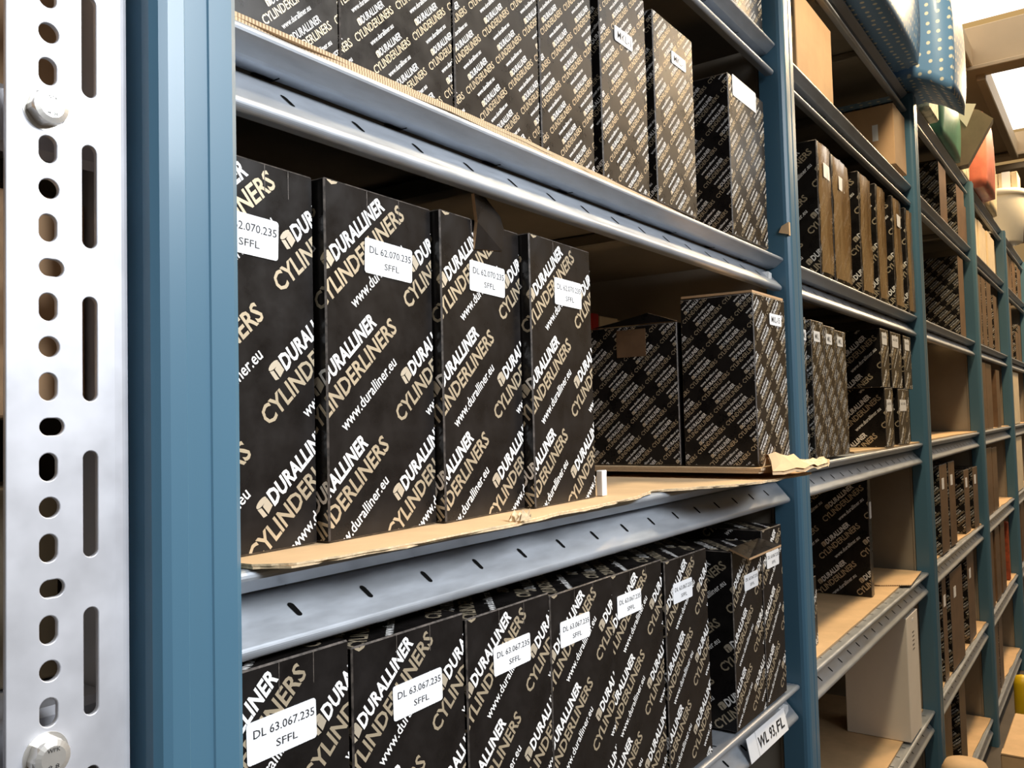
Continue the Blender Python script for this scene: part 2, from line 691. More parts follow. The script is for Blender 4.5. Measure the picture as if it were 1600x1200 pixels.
pm = MB()
pm.sheet(post_profile(), -.0014, 0, 1.655, 'blue', axis='z')
post_me = pm.mesh('front_post')
hm = MB()
for k in range(66):
    z = .03 + k * .025
    hm.box(-.0004, .0004, .004, .009, z, z + .009, 'hole')
    hm.box(-.0012, .0004, .0095, .0125, z - .002, z + .005, 'blue', .0004)
hook_me = hm.mesh('hook_slots')
hm = MB()
hm.box(.004, .008, .026, .36, .05, 1.60, 'panel', .001)
hm.box(.002, .010, .024, .029, .05, 1.60, 'panel', .001)
side_me = hm.mesh('side_panel')
hm = MB()
hm.box(0, .043, .385, .415, 0, 1.655, 'blue', .003)
rear_me = hm.mesh('rear_post')
hm = MB()
z = .05
while z < 1.62:
    ln = random.uniform(.05, .22)
    hm.box(.0140, .0140 + random.uniform(.0002, .0005), -.00925, -.0088, z, min(1.64, z + ln), 'bluechip')
    z += ln + random.uniform(.0, .012)
worn_me = hm.mesh('worn_edge')
UP = ['first blue upright, broad in the picture, beside the bright perforated steel post',
      'second blue upright along the rack, with a scrap of brown tape at the third shelf',
      'third upright along the rack, greenish blue, just beyond the white carton',
      'fourth upright along the rack, a thin green post',
      'fifth upright along the rack, a very thin green post near the picture edge',
      'sixth upright along the rack, at the edge of the picture']
for i in range(6):
    x = XR0 - PW + i * L
    r = empty('rack_upright', (x, 0, 0))
    tag(r, UP[i], 'rack post', 'blue uprights of the long rack')
    link('front_post', post_me, r)
    link('hook_slots', hook_me, r)
    link('rear_post', rear_me, r)
    if i < 2:
        link('worn_edge', worn_me, r)
    if i:
        link('side_panel', side_me, r)
    if i == 1:
        t = MB()
        t.box(-.003, .012, -.0092, -.0086, 1.205, 1.222, 'card')
        t.face([(-.0032, .0, 1.218), (-.0032, -.0088, 1.222), (-.0032, -.0088, 1.206), (-.0032, .004, 1.21)], 'card')
        link('tape_scrap', t.mesh('tape_scrap'), r)


def arc(cx, cy, r, a0, a1, n):
    return [(cx + r * math.cos(math.radians(a0 + (a1 - a0) * k / n)), cy + r * math.sin(math.radians(a0 + (a1 - a0) * k / n))) for k in range(n + 1)]


def deck_mesh(w_, tabs):
    mb = MB()
    mb.box(0, w_, .030, DEPTH - .02, -.0013, -.0001, 'shaded_steel')  # deck body in the shade-darkened tone, front lip stays plain galvanised
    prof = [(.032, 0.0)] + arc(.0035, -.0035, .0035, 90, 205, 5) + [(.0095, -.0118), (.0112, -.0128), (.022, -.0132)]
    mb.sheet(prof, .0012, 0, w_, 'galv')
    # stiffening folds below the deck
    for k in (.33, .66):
        mb.box(w_ * k - .012, w_ * k + .012, .03, DEPTH - .03, -.016, -.0015, 'shaded_steel', .002)
    mb.box(0, w_, DEPTH - .03, DEPTH - .02, -.03, 0, 'shaded_steel')
    # row of small slots behind the front lip
    n = int(w_ / .05)
    for k in range(n):
        x = .035 + k * .05
        mb.face([(x, .010, .0003), (x + .002, .010, .0003), (x + .002, .017, .0003), (x, .017, .0003)], 'hole')
    return mb.mesh('shelf_deck')


def rail_mesh(w_, x_first):
    mb = MB()
    prof = [(.029, -.0142), (.0235, -.0146), (.0210, -.0162)] + arc(.0058, -.0398, .0040, 140.0, 280, 10) + [(.0130, -.0432)]
    mb.sheet(prof, .0012, .002, w_ - .004, 'galv')
    mb.box(.002, w_ - .004, .0235, .025, -.0160, -.002, 'shaded_steel')
    t = Vector((.00274 - .0210, -.03723 + .0162)).normalized()
    nrm = Vector((-t.y, t.x))
    if nrm.x > 0:
        nrm = -nrm
    c = Vector((.01187, -.02672))
    x = x_first
    while x < w_ - .02:
        if x > .01:
            P = []
            hw, hl = .0020, .0044
            for k in range(12):
                a = math.radians(30 * k)
                px = hw * math.cos(a)
                pl = (hl - hw) * (1 if math.sin(a) >= 0 else -1) + hw * math.sin(a)
                q = c + t * (-pl) + nrm * .00025
                P.append((x + px - .0018 * pl / (2 * (hl - hw)), q.x, q.y))
            mb.face(P, 'hole')
        x += .0516
    # punched tabs in the recess wall
    for k in range(int(w_ / .1)):
        x = .03 + k * .1
        mb.box(x, x + .013, .0205, .0228, -.0142, -.0138, 'hole')
        mb.box(x + .013, x + .0136, .0160, .0228, -.0142, -.0138, 'hole')
    return mb.mesh('slotted_rail')


SH_W = L - PW - .004
deck_me = deck_mesh(SH_W, True)
rail_me0 = rail_mesh(SH_W, .152 - XR0 - .002)
rail_me1 = rail_mesh(SH_W, .027)
BAYS = ['first bay, nearest the bright perforated post', 'second bay, past the broad blue post', 'third bay along the rack', 'fourth bay along the rack', 'fifth bay along the rack']
LV = [(Z_T, 'topmost shelf'), (Z_S, 'second shelf from the top'), (Z_A, 'third shelf from the top'), (Z_B, 'shelf at eye height'),
      (Z_C, 'shelf just under eye height'), (Z_D, 'second shelf under eye height'), (Z_E, 'bottom shelf')]
for i in range(5):
    for j, (z, nm) in enumerate(LV):
        if i == 0 and j in (0, 5, 6):
            continue
        r = empty('steel_shelf', (XR0 + i * L + .002, 0, z))
        tag(r, 'galvanised steel ' + nm + ' of the ' + BAYS[i], 'shelf', 'galvanised shelves of the long rack')
        link('shelf_deck', deck_me, r)
        link('slotted_rail', rail_me0 if i == 0 else rail_me1, r)

# ---------------------------------------------------------------- bright perforated steel post in front, with its bolts


def holed_plate(outline, holes, th):
    c = bpy.data.curves.new('plate', 'CURVE')
    c.dimensions = '2D'
    c.fill_mode = 'BOTH'
    c.extrude = th / 2
    c.bevel_depth = .0004
    c.bevel_resolution = 1
    for pts in [outline] + holes:
        sp = c.splines.new('POLY')
        sp.points.add(len(pts) - 1)
        for p, q in zip(sp.points, pts):
            p.co = (q[0], q[1], 0, 1)
        sp.use_cyclic_u = True
    o = bpy.data.objects.new('plate', c)
    COL.objects.link(o)
    dg = bpy.context.evaluated_depsgraph_get()
    me = bpy.data.meshes.new_from_object(o.evaluated_get(dg))
    bpy.data.objects.remove(o)
    bpy.data.curves.remove(c)
    for v in me.vertices:           # plate plane (x,z), thickness along y
        x, z, y = v.co.x, v.co.y, v.co.z
        v.co = (x, y, z)
    me.flip_normals()
    me.materials.clear()
    me.materials.append(M['zinc'])
    return me


def stadium(cx, cz, w_, h, n=10):
    r = min(w_, h) / 2
    P = []
    for k in range(2 * n):
        a = math.pi * 2 * (k + .5) / (2 * n)
        P.append((cx + math.copysign(w_ / 2 - r, math.cos(a)) + r * math.cos(a), cz + math.copysign(h / 2 - r, math.sin(a)) + r * math.sin(a)))
    return P


gp = empty('perforated_post', (0, -.002, 0))
tag(gp, 'bright galvanised slotted steel post with round and long holes in front of everything', 'steel post')
holes = []
bolts = []
z0, z1 = .55, 1.42
k = -29
while True:
    z = 1.0118 + k * .015625
    if z > z1 - .02:
        break
    if z > z0 + .02:
        q = k % 4
        if k in (6, -10):
            bolts.append(z)
        elif q == 0:
            holes.append(stadium(.0202, z, .0086, .0087))
        elif q == 2:
            holes.append(stadium(.0212, z, .0102, .0076))
        else:
            holes.append(stadium(.0198, z, .0077, .0116))
        if q == 0 and z > z0 + .05 and z < z1 - .05:
            holes.append(stadium(.0364, z, .0068, .0432))
    k += 1
link('front_plate', holed_plate([(.0046, z0), (.0468, z0), (.0468, z1), (.0046, z1)], holes, .0016), gp)
fm = MB()
fm.sheet([(.0462, -.0012), (.0490, -.0010)] + arc(.0490, .0052, .0062, -80, 0, 5)[0:] + [(.0552, .040)], .0018, z0, z1, 'zinc', axis='z')
link('return_flange', fm.mesh('return_flange', smooth=False), gp)
bm_ = MB()
R_ = .0076
hexp = [(R_ * math.cos(math.radians(60 * k + 10)), R_ * math.sin(math.radians(60 * k + 10))) for k in range(6)]
b0 = []
seg = 24
rings = [(1.0, -.0012, True), (1.0, -.0055, True), (.90, -.0068, False), (.62, -.0074, False), (.3, -.0074, False)]


def hexr(a):
    a = (a - 10) % 60 - 30
    return R_ * math.cos(math.radians(30)) / math.cos(math.radians(a))


V_ = []
for s, y, hx in rings:
    for k in range(seg):
        a = 360 * k / seg
        rr = (hexr(a) if hx else R_ * .97) * s
        V_.append((rr * math.cos(math.radians(a)), y, rr * math.sin(math.radians(a))))
Fs = []
for r_i in range(len(rings) - 1):
    for k in range(seg):
        Fs.append((r_i * seg + k, r_i * seg + (k + 1) % seg, (r_i + 1) * seg + (k + 1) % seg, (r_i + 1) * seg + k))
Fs.append(tuple(range((len(rings) - 1) * seg, len(rings) * seg)))
bm_.add(V_, Fs, 'bolt')
for tri in line_tris('8.8', -.0021, -.0040, .0042, .0018, 0, 0, 1) + line_tris('WPK', -.0024, .0024, .0048, .0015, 0, 0, 1):
    bm_.face([(p[0], -.00755, p[1]) for p in tri], 'text')
wv = []
for y, r in ((-.0008, .0088), (-.0014, .0086), (-.0014, .006)):
    wv.append([(r * math.cos(2 * math.pi * k / 28), y, r * math.sin(2 * math.pi * k / 28)) for k in range(28)])
for a, b in ((0, 1), (1, 2)):
    for k in range(28):
        bm_.face([wv[a][k], wv[a][(k + 1) % 28], wv[b][(k + 1) % 28], wv[b][k]], 'bolt')
bolt_me = bm_.mesh('bolt_head')
for z in bolts:
    link('bolt_head', bolt_me, gp, (.0186, 0, z))

# the neighbouring bay seen past and through that post
mb = MB()
mb.box(-.60, .052, .030, .34, .985, 1.080, 'card2', .001)
o = tag(link('cardboard_carton', mb.mesh('cardboard_carton')), 'low brown carton seen through the middle holes of the perforated post', 'carton')
mb = MB()
mb.box(-.60, .050, .045, .34, 1.1235, 1.35, 'card2', .001)
mb.box(-.02, -.0195, .0445, .045, 1.13, 1.35, 'text')
tag(link('cardboard_carton', mb.mesh('cardboard_carton')), 'brown carton seen through the upper holes of the perforated post', 'carton')
for z, nm in ((1.118, 'upper'), (.868, 'lower')):
    r = empty('steel_shelf', (-.72, .012, z))
    tag(r, 'white edged %s shelf behind the holes of the perforated post' % nm, 'shelf')
    mb = MB()
    mb.sheet([(.33, .0), (.003, .0), (0, -.003), (0, -.024), (.004, -.027)], .0012, 0, .772, 'zinc')
    link('shelf_deck', mb.mesh('shelf_deck'), r)
mb = MB()
mb.box(-.60, .05, .05, .34, .8695, .955, 'kraft', .001)
tag(link('cardboard_carton', mb.mesh('cardboard_carton')), 'dark brown carton low behind the perforated post', 'carton')

# ---------------------------------------------------------------- first bay: eye height shelf


def sheet_obj(name, label, poly, z0, z1, layers=1, top='card', side='corr'):
    mb = MB()
    h = (z1 - z0) / layers
    for k in range(layers):
        pp = poly if k == layers - 1 else [(p[0], p[1] + (random.uniform(-.002, .003) if p[1] < .05 else 0)) for p in poly]
        mb.prism(pp, z0 + k * h, z0 + (k + 1) * h - .0002, top, side)
    o = link(name, mb.mesh(name))
    return tag(o, label, 'cardboard')


def rough(pts, n, amp):
    out = []
    for a, b in zip(pts[:-1], pts[1:]):
        for k in range(n):
            t = k / n
            out.append((a[0] + (b[0] - a[0]) * t, a[1] + (b[1] - a[1]) * t + random.uniform(-amp, amp)))
    out.append(pts[-1])
    return out


HK = 1.039


def hx(x, y):
    return (-.1449 + (x + .1449) * HK, -.3427 + (y + .3427) * HK)


edge = rough([hx(*p) for p in [(.107, -.013), (.120, -.029), (.150, -.031), (.214, -.034), (.29, -.033), (.35, -.026), (.40, -.027), (.47, -.022), (.53, -.007)]], 5, .0011)
edge += rough([hx(*p) for p in [(.535, -.010), (.575, -.030), (.62, -.056), (.70, -.066), (.79, -.068)]], 5, .0013)
sheet_obj('cardboard_sheet', 'torn brown cardboard sheet under the tall black cartons, hanging over the shelf edge',
          edge + [(.83, -.02), (.90, .0), (.93, .03), (.93, .34), (.107, .34)], Z_B + .0003, Z_B + .0029, 2, 'card', 'torn')
sheet_obj('cardboard_sheet', 'thick second cardboard sheet under the two small-print cartons beside the blue post',
          rough([(.700, -.045), (.80, -.052)], 5, .001) + [(.83, -.02), (.90, .0), (.93, .03), (.93, .33), (.700, .33)], Z_B + .0088, Z_B + .0145, 2)

# crumpled torn paper at the end of that sheet
mb = MB()
N = 14
G = []
for i in range(N + 1):
    row = []
    for j in range(5):
        u, v = i / N, j / 4
        x = .705 + u * .20
        wd = .030 * (1 - .75 * u) * (0.35 + min(1, u * 5))
        y = -.050 - .012 * math.sin(u * 3) + (v - .5) * wd
        z = Z_B + .012 + .008 * math.sin(v * math.pi) * (1.25 - u) + random.uniform(-.0025, .0030)
        if u < .3 and v > .4:
            z += .006
        row.append((x + random.uniform(-.003, .003), y, z))
    G.append(row)
for i in range(N):
    for j in range(4):
        a, b, c, d = G[i][j], G[i + 1][j], G[i + 1][j + 1], G[i][j + 1]
        mt = 'torn' if i > 3 else 'card'
        mb.face([a, b, c], mt)
        mb.face([a, c, d], mt)
        lo = [(p[0], p[1], p[2] - .0035) for p in (a, b, c, d)]
        mb.face(lo[::-1], mt)
tag(link('crumpled_cardboard', mb.mesh('crumpled_cardboard')), 'crumpled torn cardboard strip sticking out in front of the second blue upright', 'cardboard')
mb = MB()
for k in range(9):
    x, y, z = .311 + random.uniform(-.006, .008), -.019 + random.uniform(-.004, .006), Z_B + .0031
    mb.face([(x, y, z), (x + random.uniform(.006, .012), y + random.uniform(-.003, .003), z + .001), (x + random.uniform(.002, .008), y + random.uniform(-.003, .004), z + random.uniform(.003, .008))], 'torn')
tag(link('paper_scrap', mb.mesh('paper_scrap')), 'frayed paper scrap on the cardboard edge below the third tall carton', 'paper')

BB = Z_B + .0030
BX = [(.0748, .0068, 'cut off by the broad blue upright'), (.1705, .0050, 'second of the four'), (.2652, .0032, 'third, with raised flap'), (.3600, -.0004, 'last, beside the gap')]
for k, (x, y, nm) in enumerate(BX):
    cut = .0405 if k == 0 else 0.0
    o = carton('tall black carton with white sticker at eye height, ' + nm, x + cut, y + (.002 if k == 0 else 0), BB, .0930 - cut, .1985, .13, 'big', math.radians(2.6), 'tall black cartons on the eye height shelf', shift=-cut)
    px_, py_ = hx(o.location.x, o.location.y)
    o.location = (px_, py_, BB)
    o.scale = (HK, HK, HK)
    sticker(o, [.0255, .0305, .0300, .0340][k] - cut, .1500, .0420, .0205, DL('62.070.235'), math.radians([2, 2, 1.5, .5][k]))
    if k == 2:
        fm = MB()
        pts = [(.036, -.001, .178), (.036, -.004, .196), (.030, -.006, .2135), (.048, -.003, .2145), (.068, -.001, .206), (.073, -.0008, .197), (.070, -.0008, .182)]
        fm.face(pts, 'black')
        fm.face([(p[0], p[1] + .0025, p[2]) for p in pts][::-1], 'black')
        for a, b in zip(pts, pts[1:] + pts[:1]):
            fm.face([a, b, (b[0], b[1] + .0025, b[2]), (a[0], a[1] + .0025, a[2])], 'card2')
        link('lid_flap', fm.mesh('lid_flap'), o)

# small white plastic clip
mb = MB()
mb.box(0, .0075, 0, .006, 0, .0215, 'plastic', .0006)
mb.box(.0012, .0062, -.0004, 0, .009, .015, 'sticker')
mb.box(.006, .0095, .001, .005, .0175, .0215, 'plastic', .0005)
tag(link('plastic_clip', mb.mesh('plastic_clip'), None, (*hx(.4605, .002), BB)), 'small white plastic clip standing beside the last tall carton', 'clip')

o = carton('black small-print carton beside the second blue upright at eye height', .716, -.037, Z_B + .0150, .096, .180, .082, 'small', math.radians(-1), None, 'FLT', slits=False)
sticker(o, .046, .150, .037, .0125, [('MKL-15', .15, .25, .7, .5)], 0)
fm = MB()
fm.face([(.001, .001, .1805), (.095, .001, .1805), (.09, .081, .1815), (.001, .081, .1815)], 'card2')
fm.face([(.001, .001, .183), (.001, .081, .184), (.09, .081, .184), (.095, .001, .183)], 'card2')
fm.face([(.001, .001, .1805), (.001, .001, .183), (.095, .001, .183), (.095, .001, .1805)], 'card2')
fm.face([(.001, .001, .1805), (.001, .081, .1815), (.001, .081, .184), (.001, .001, .183)], 'card2')
link('lid_flap', fm.mesh('lid_flap'), o)
o = carton('black small-print carton with torn open lid, behind the one by the upright', .7155, .049, Z_B + .0150, .096, .157, .11, 'small', math.radians(-1), None, 'L', slits=False)
fm = MB()
pts = [(0, .0, .158), (.0, .035, .170), (.0, .075, .163), (.0, .109, .158)]
fm.face(pts, 'black')
fm.face([(.003, p[1], p[2]) for p in pts][::-1], 'card2')
for a, b in zip(pts, pts[1:] + pts[:1]):
    fm.face([a, b, (.003, b[1], b[2]), (.003, a[1], a[2])], 'card2')
link('lid_flap', fm.mesh('lid_flap'), o)
fm = MB()
fm.box(-.0006, -.0002, .038, .075, .122, .153, 'brown_card_sheen')
link('tape_patch', fm.mesh('tape_patch'), o)
mb = MB()
mb.box(0, .014, 0, .03, 0, .200, 'red', .001)
tag(link('red_carton', mb.mesh('red_carton'), None, (.797, .200, Z_B + .0030)), 'narrow red carton at the back of the gap at eye height', 'carton')
mb = MB()
mb.box(0, .050, 0, .03, 0, .198, 'card3', .001)
mb.box(.002, .048, -.0003, 0, .182, .1825, 'text')
tag(link('cream_carton', mb.mesh('cream_carton'), None, (.8125, .200, Z_B + .0030)), 'pale carton next to the narrow red carton at the back', 'carton')
mb = MB()
mb.box(0, .058, 0, .03, 0, .196, 'cream', .001)
tag(link('cream_carton', mb.mesh('cream_carton'), None, (.8645, .200, Z_B + .0030)), 'cream carton second from the narrow red carton at the back', 'carton')

# ---------------------------------------------------------------- first bay: shelf under eye height (tall cartons, stickered)
ZC = Z_C + .0025
CX = [(.0845, .003, .0965, .2200, .0300, .1745), (.1832, .003, .0965, .2150, .0312, .1660), (.2822, .003, .0965, .2102, .0278, .1668),
      (.3798, .003, .0930, .2075, .0122, .1665), (.4745, .006, .0965, .2060, .0108, .1685), (.5750, .005, .0965, .2030, .0160, .1610),
      (.7345, .003, .0892, .1900, .0330, .1420), (.8285, .003, .0690, .2015, .0130, .1550)]
CN = ['first of the lower row, cut by the picture edge', 'second of the lower row', 'third of the lower row', 'fourth of the lower row', 'fifth of the lower row',
      'sixth of the lower row', 'seventh of the lower row, open flap', 'last of the lower row']
for k, (x, y, w_, h, sx_, sz_) in enumerate(CX):
    cut = .0228 if k == 0 else 0.0
    o = carton('tall black carton with white sticker, ' + CN[k], x + cut, y, ZC, w_ - cut, .2120, .13, 'big', 0, 'tall black cartons on the shelf under eye height', sz=h / .2120, shift=-cut)
    s = sticker(o, sx_ - cut, sz_ * .2120 / h, .0430, .0195, DL('63.067.235'), math.radians(-1.5 if k < 3 else -.5))
    if k == 6:
        fm = MB()
        P0 = [(-.002, -.020, .204), (.089, -.024, .207), (.0892, .002, .2135), (0, .002, .2135)]
        P1 = [(p[0], p[1], p[2] + .0025) for p in P0]
        fm.face(P1, 'black')
        fm.face(P0[::-1], 'black')
        for a in range(4):
            fm.face([P0[a], P0[(a + 1) % 4], P1[(a + 1) % 4], P1[a]], 'card2')
        link('lid_flap', fm.mesh('lid_flap'), o)

# handwritten paper label on the rail
r = empty('paper_label', (.760, -.0012, .6020))
tag(r, 'white paper label with handwriting clipped on the low shelf rail by the upright', 'label')
mb = MB()
mb.box(0, .125, 0, .0005, 0, .026, 'sticker')
mb.face([(.026, -.0001, 0), (.0265, -.0001, 0), (.0265, -.0001, .026), (.026, -.0001, .026)], 'scuff')
link('paper', mb.mesh('paper'), r)
mb = MB()
for s, x, ln in (('WL', .030, .030), ('93,', .066, .020), ('FL', .090, .026)):
    for tri in line_tris(s, x, .007, ln, .012, .02, .1, 2):
        mb.face([(p[0], -.0003, p[1]) for p in tri], 'text')
link('handwriting', mb.mesh('handwriting', normals=False), r)
r.rotation_euler = (math.radians(-12), math.radians(.5), 0)
for z, nm in ((Z_A, 'third shelf from the top'), (Z_C, 'low shelf with the paper label')):
    mb = MB()
    mb.prism([(.0, .004), (.018, .006), (.020, .016), (.0, .014)], -.040, -.022, 'plastic')
    tag(link('plastic_clip', mb.mesh('plastic_clip'), None, (.902, .004, z)), 'white plastic clip at the rail end of the ' + nm, 'clip')

# ---------------------------------------------------------------- first bay: upper shelf (small-print cartons)
sheet_obj('cardboard_sheet', 'doubled corrugated cardboard with open edge on the shelf above the tall cartons',
          rough([(.107, .004), (.36, .003), (.55, .008), (.75, .014), (.92, .014)], 6, .0006) + [(.92, .34), (.107, .34)], Z_A + .0003, Z_A + .0055, 2)
ZA = Z_A + .0058
AX = [(.1065, .0795, 'medium'), (.1870, .1005, 'medium'), (.2898, .1015, 'medium'), (.3940, .0800, 'small'), (.4890, .0875, 'small'), (.5940, .0928, 'small'), (.7870, .1190, 'small')]
AN = ['first of the row over the tall cartons', 'second of the row over the tall cartons', 'third of the row over the tall cartons', 'fourth, with a dented front corner', 'fifth, with short white sticker',
      'sixth, narrow white sticker', 'seventh, standing apart with a large white sticker']
for k, (x, w_, kd) in enumerate(AX):
    o = carton('small-print black carton on upper shelf, ' + AN[k], x, .008, ZA, w_, .188, .14, 'medium', 0, 'small-print cartons on the upper shelf of the first bay', 'FL')
    if k == 4:
        sticker(o, .026, .129, .034, .0135, [('MKL-1', .15, .25, .75, .5)], 0)
    if k == 5:
        sticker(o, .040, .148, .034, .0125, [('MKL-1', .15, .25, .75, .5)], 0)
    if k == 6:
        sticker(o, .013, .165, .078, .0250, [], 0)
mb = MB()
mb.box(0, .09, 0, .1, 0, .14, 'black', .001, 'scuff')
o = carton('black carton on the second shelf from the top, next to the second upright', .815, .008, Z_S + .001, .10, .15, .12, 'small', 0, None, 'FL')

# ---------------------------------------------------------------- second bay
# cartons on the second shelf from the top
mb = MB()
mb.box(0, .185, 0, .25, 0, .124, 'card2', .0012)
mb.box(-.0004, .0003, .004, .006, .08, .124, 'kraft')
mb.box(-.0004, 0, .004, .03, .05, .095, 'card')
tag(link('cardboard_carton', mb.mesh('cardboard_carton'), None, (1.052, .006, Z_S + .001)), 'plain brown carton with taped side, high beside the second upright', 'carton')
r = empty('cardboard_carton', (1.672, .002, Z_S + .001))
tag(r, 'plain brown carton with small white label, high before the third upright', 'carton')
mb = MB()
mb.box(0, .11, 0, .26, .012, .136, 'card2', .0012)
mb.box(.01, .11, .008, .25, 0, .012, 'card')
link('carton_body', mb.mesh('carton_body'), r)
mb = MB()
mb.box(-.0004, 0, .030, .041, .065, .098, 'sticker')
link('sticker', mb.mesh('sticker'), r)

# third shelf from top: six plastic wrapped cartons
DX = [(1.122, .066), (1.198, .104), (1.366, .080), (1.492, .066), (1.629, .072), (1.752, .062)]
DN = ['first', 'second', 'third', 'fourth', 'fifth', 'sixth']
DT = [.200, .198, .2085, .2140, .2200, .2190]
for k, (x, w_) in enumerate(DX):
    o = carton('film wrapped black carton, %s of six past second upright' % DN[k], x, .004, Z_A + .001, w_, .205, .13, 'big', math.radians(1), 'film wrapped cartons on the third shelf of the second bay', 'FL', sz=DT[k] / .205)
    fm = MB()
    n = 10
    cols = []
    for i in range(n + 1):
        u = i / n
        cols.append([(u * w_, -.0008 - .0035 * math.sin(u * math.pi) ** .7 - random.uniform(0, .0022), .004 + .196 * j / 8) for j in range(9)])
    for i in range(n):
        for j in range(8):
            fm.face([cols[i][j], cols[i + 1][j], cols[i + 1][j + 1], cols[i][j + 1]], 'film')
    M.setdefault('film', None)
    if M['film'] is None:
        M['film'] = mat('brown_wrap_film', (.27, .155, .06), .2, var=.35, nscale=14, stretch=(2, 1, .25), coat=.6, bump=.8, spec=.9)
        M['film'].node_tree.nodes['Principled BSDF'].inputs['Alpha'].default_value = .75
    link('wrap_front', fm.mesh('wrap_front', smooth=True), o)
    if k in (0, 1, 4):
        sticker(o, w_ * .2, .150, min(.034, w_ * .6), .022, [], 0).location.y = -.0055

# eye height shelf
sheet_obj('cardboard_sheet', 'thin cardboard sheets along the eye height shelf in the second bay', rough([(1.33, .02), (1.45, .006), (1.80, .004)], 8, .001) + [(1.80, .34), (1.33, .34)], Z_B + .0003, Z_B + .0035)
SX = [(1.008, .048), (1.060, .060), (1.122, .058), (1.182, .058)]
for k, (x, w_) in enumerate(SX):
    o = carton('small-print carton with little white sticker, %s behind the second upright' % DN[k], x, .004 - (.0 if k else -.006), Z_B + .004, w_, .198 - .003 * k, .13, 'small', 0, 'small-print cartons behind the second upright at eye height', 'FL', slits=False)
    sticker(o, w_ * .16 if k else .030, .165, min(.030, w_ * .52) if k else .016, .015, [('MKL', .2, .25, .6, .5)])
o = None
for k, (x, zz, w_, nm) in enumerate(((1.497, 0, .066, 'lower carton of the near stack'), (1.610, 0, .096, 'lower carton of the far stack'), (1.482, .1075, .064, 'upper carton of the near stack'),
                                     (1.565, .1075, .090, 'upper carton in the middle of the stacks'), (1.680, .1075, .072, 'upper carton of the far stack'))):
    o = carton('short black big-print carton at eye height, ' + nm, x, .004, Z_B + .004 + zz, w_, .1065, .15, 'big', 0, 'short black cartons stacked at eye height', 'FL', slits=False)
    sticker(o, .010, .064 if zz == 0 else .078, w_ * .6, .022, [('63.05', .15, .55, .7, .2)])

# shelf below: one big carton, a sliver of another, loose cardboard
o = carton('large black carton with big gold print standing alone in the second bay', 1.487, .038, Z_C + .0045, .022, .213, .14, 'big', math.radians(1.5), None, 'L', slits=False)
sticker(o, .004, .140, .016, .030, [])
o = carton('low black carton half hidden behind the second upright', 1.035, .030, Z_C + .0045, .090, .098, .12, 'big', 0, None, 'FL', slits=False)
sheet_obj('cardboard_sheet', 'brown cardboard lining the shelf under the large lone carton', rough([(1.0, .012), (1.8, .0205)], 10, .0005) + [(1.80, .34), (1.0, .34)], Z_C + .0004, Z_C + .0038)
sheet_obj('cardboard_sheet', 'loose cardboard flap lying before the third upright', [(1.63, .000), (1.79, .010), (1.79, .12), (1.60, .12), (1.60, .05)], Z_C + .0042, Z_C + .0062)

# white carton
r = empty('white_carton', (1.590, .0035, Z_D + .0045))
tag(r, 'tall plain white carton on the low shelf of the second bay', 'carton')
mb = MB()
mb.box(0, .104, 0, .115, 0, .2285, 'whitebox', .001)
link('carton_body', mb.mesh('carton_body'), r)
mb = MB()
for k in range(5):
    mb.box(.050, .066, -.0003, 0, .160 + k * .008, .1620 + k * .008, 'scuff')
mb.box(.05, .064, -.0003, 0, .214, .219, 'sticker')
link('small_print', mb.mesh('small_print'), r)
sheet_obj('cardboard_sheet', 'brown cardboard with a crease lining the shelf under the white carton', rough([(1.0, .012), (1.8, .0205)], 10, .0008) + [(1.80, .34), (1.0, .34)], Z_D + .0004, Z_D + .0042)

# blue star wrapped packs on top
def soft_box(x0, x1, y0, y1, z0, z1, mats, bulge, n=8, sag=0.0):
    mb = MB()
    bmv = bmesh.new()
    bmesh.ops.create_cube(bmv, size=1.0)
    bmesh.ops.subdivide_edges(bmv, edges=bmv.edges[:], cuts=n, use_grid_fill=True)
    cx, cy, cz = (x0 + x1) / 2, (y0 + y1) / 2, (z0 + z1) / 2
    for v in bmv.verts:
        p = v.co * 2
        q = Vector(p)
        for a in range(3):
            o1, o2 = p[(a + 1) % 3], p[(a + 2) % 3]
            if abs(abs(p[a]) - 1) < 1e-4:
                q[a] = p[a] * (1 + (0 if a == 2 and p[a] < 0 else bulge) * (1 - o1 * o1) * (1 - o2 * o2))
            q[a] *= 1 - .04 * (o1 * o1 * o2 * o2)
        v.co = Vector((cx + q.x * (x1 - x0) / 2, cy + q.y * (y1 - y0) / 2, cz + q.z * (z1 - z0) / 2))
        if sag and v.co.y < -.042:
            v.co.z -= sag * min(1, (-.042 - v.co.y) / .04) * (1 if q.z < 0 else .3)
    me = bpy.data.meshes.new('soft')
    bmesh.ops.recalc_face_normals(bmv, faces=bmv.faces)
    bmv.to_mesh(me)
    bmv.free()
    me.polygons.foreach_set('use_smooth', [True] * len(me.polygons))
    me.materials.append(M[mats])
    return me


tag(link('wrapped_pack', soft_box(1.26, 1.70, -.050, .25, Z_T + .002, Z_T + .20, 'stars', .04)), 'blue star-patterned pack on the topmost shelf, nearer the second upright', 'pack', 'blue star-patterned packs')
tag(link('wrapped_pack', soft_box(1.735, 1.925, -.100, .24, Z_T + .002, Z_T + .20, 'stars', .03, sag=.050)), 'blue star-patterned pack sagging over the topmost shelf edge by the third upright', 'pack', 'blue star-patterned packs')
mb = MB()
mb.box(1.95, 2.08, -.02, .1, Z_T + .001, Z_T + .235, 'news', .004)
tag(link('paper_bundle', mb.mesh('paper_bundle')), 'upright bundle of printed paper behind the blue pack', 'paper bundle')

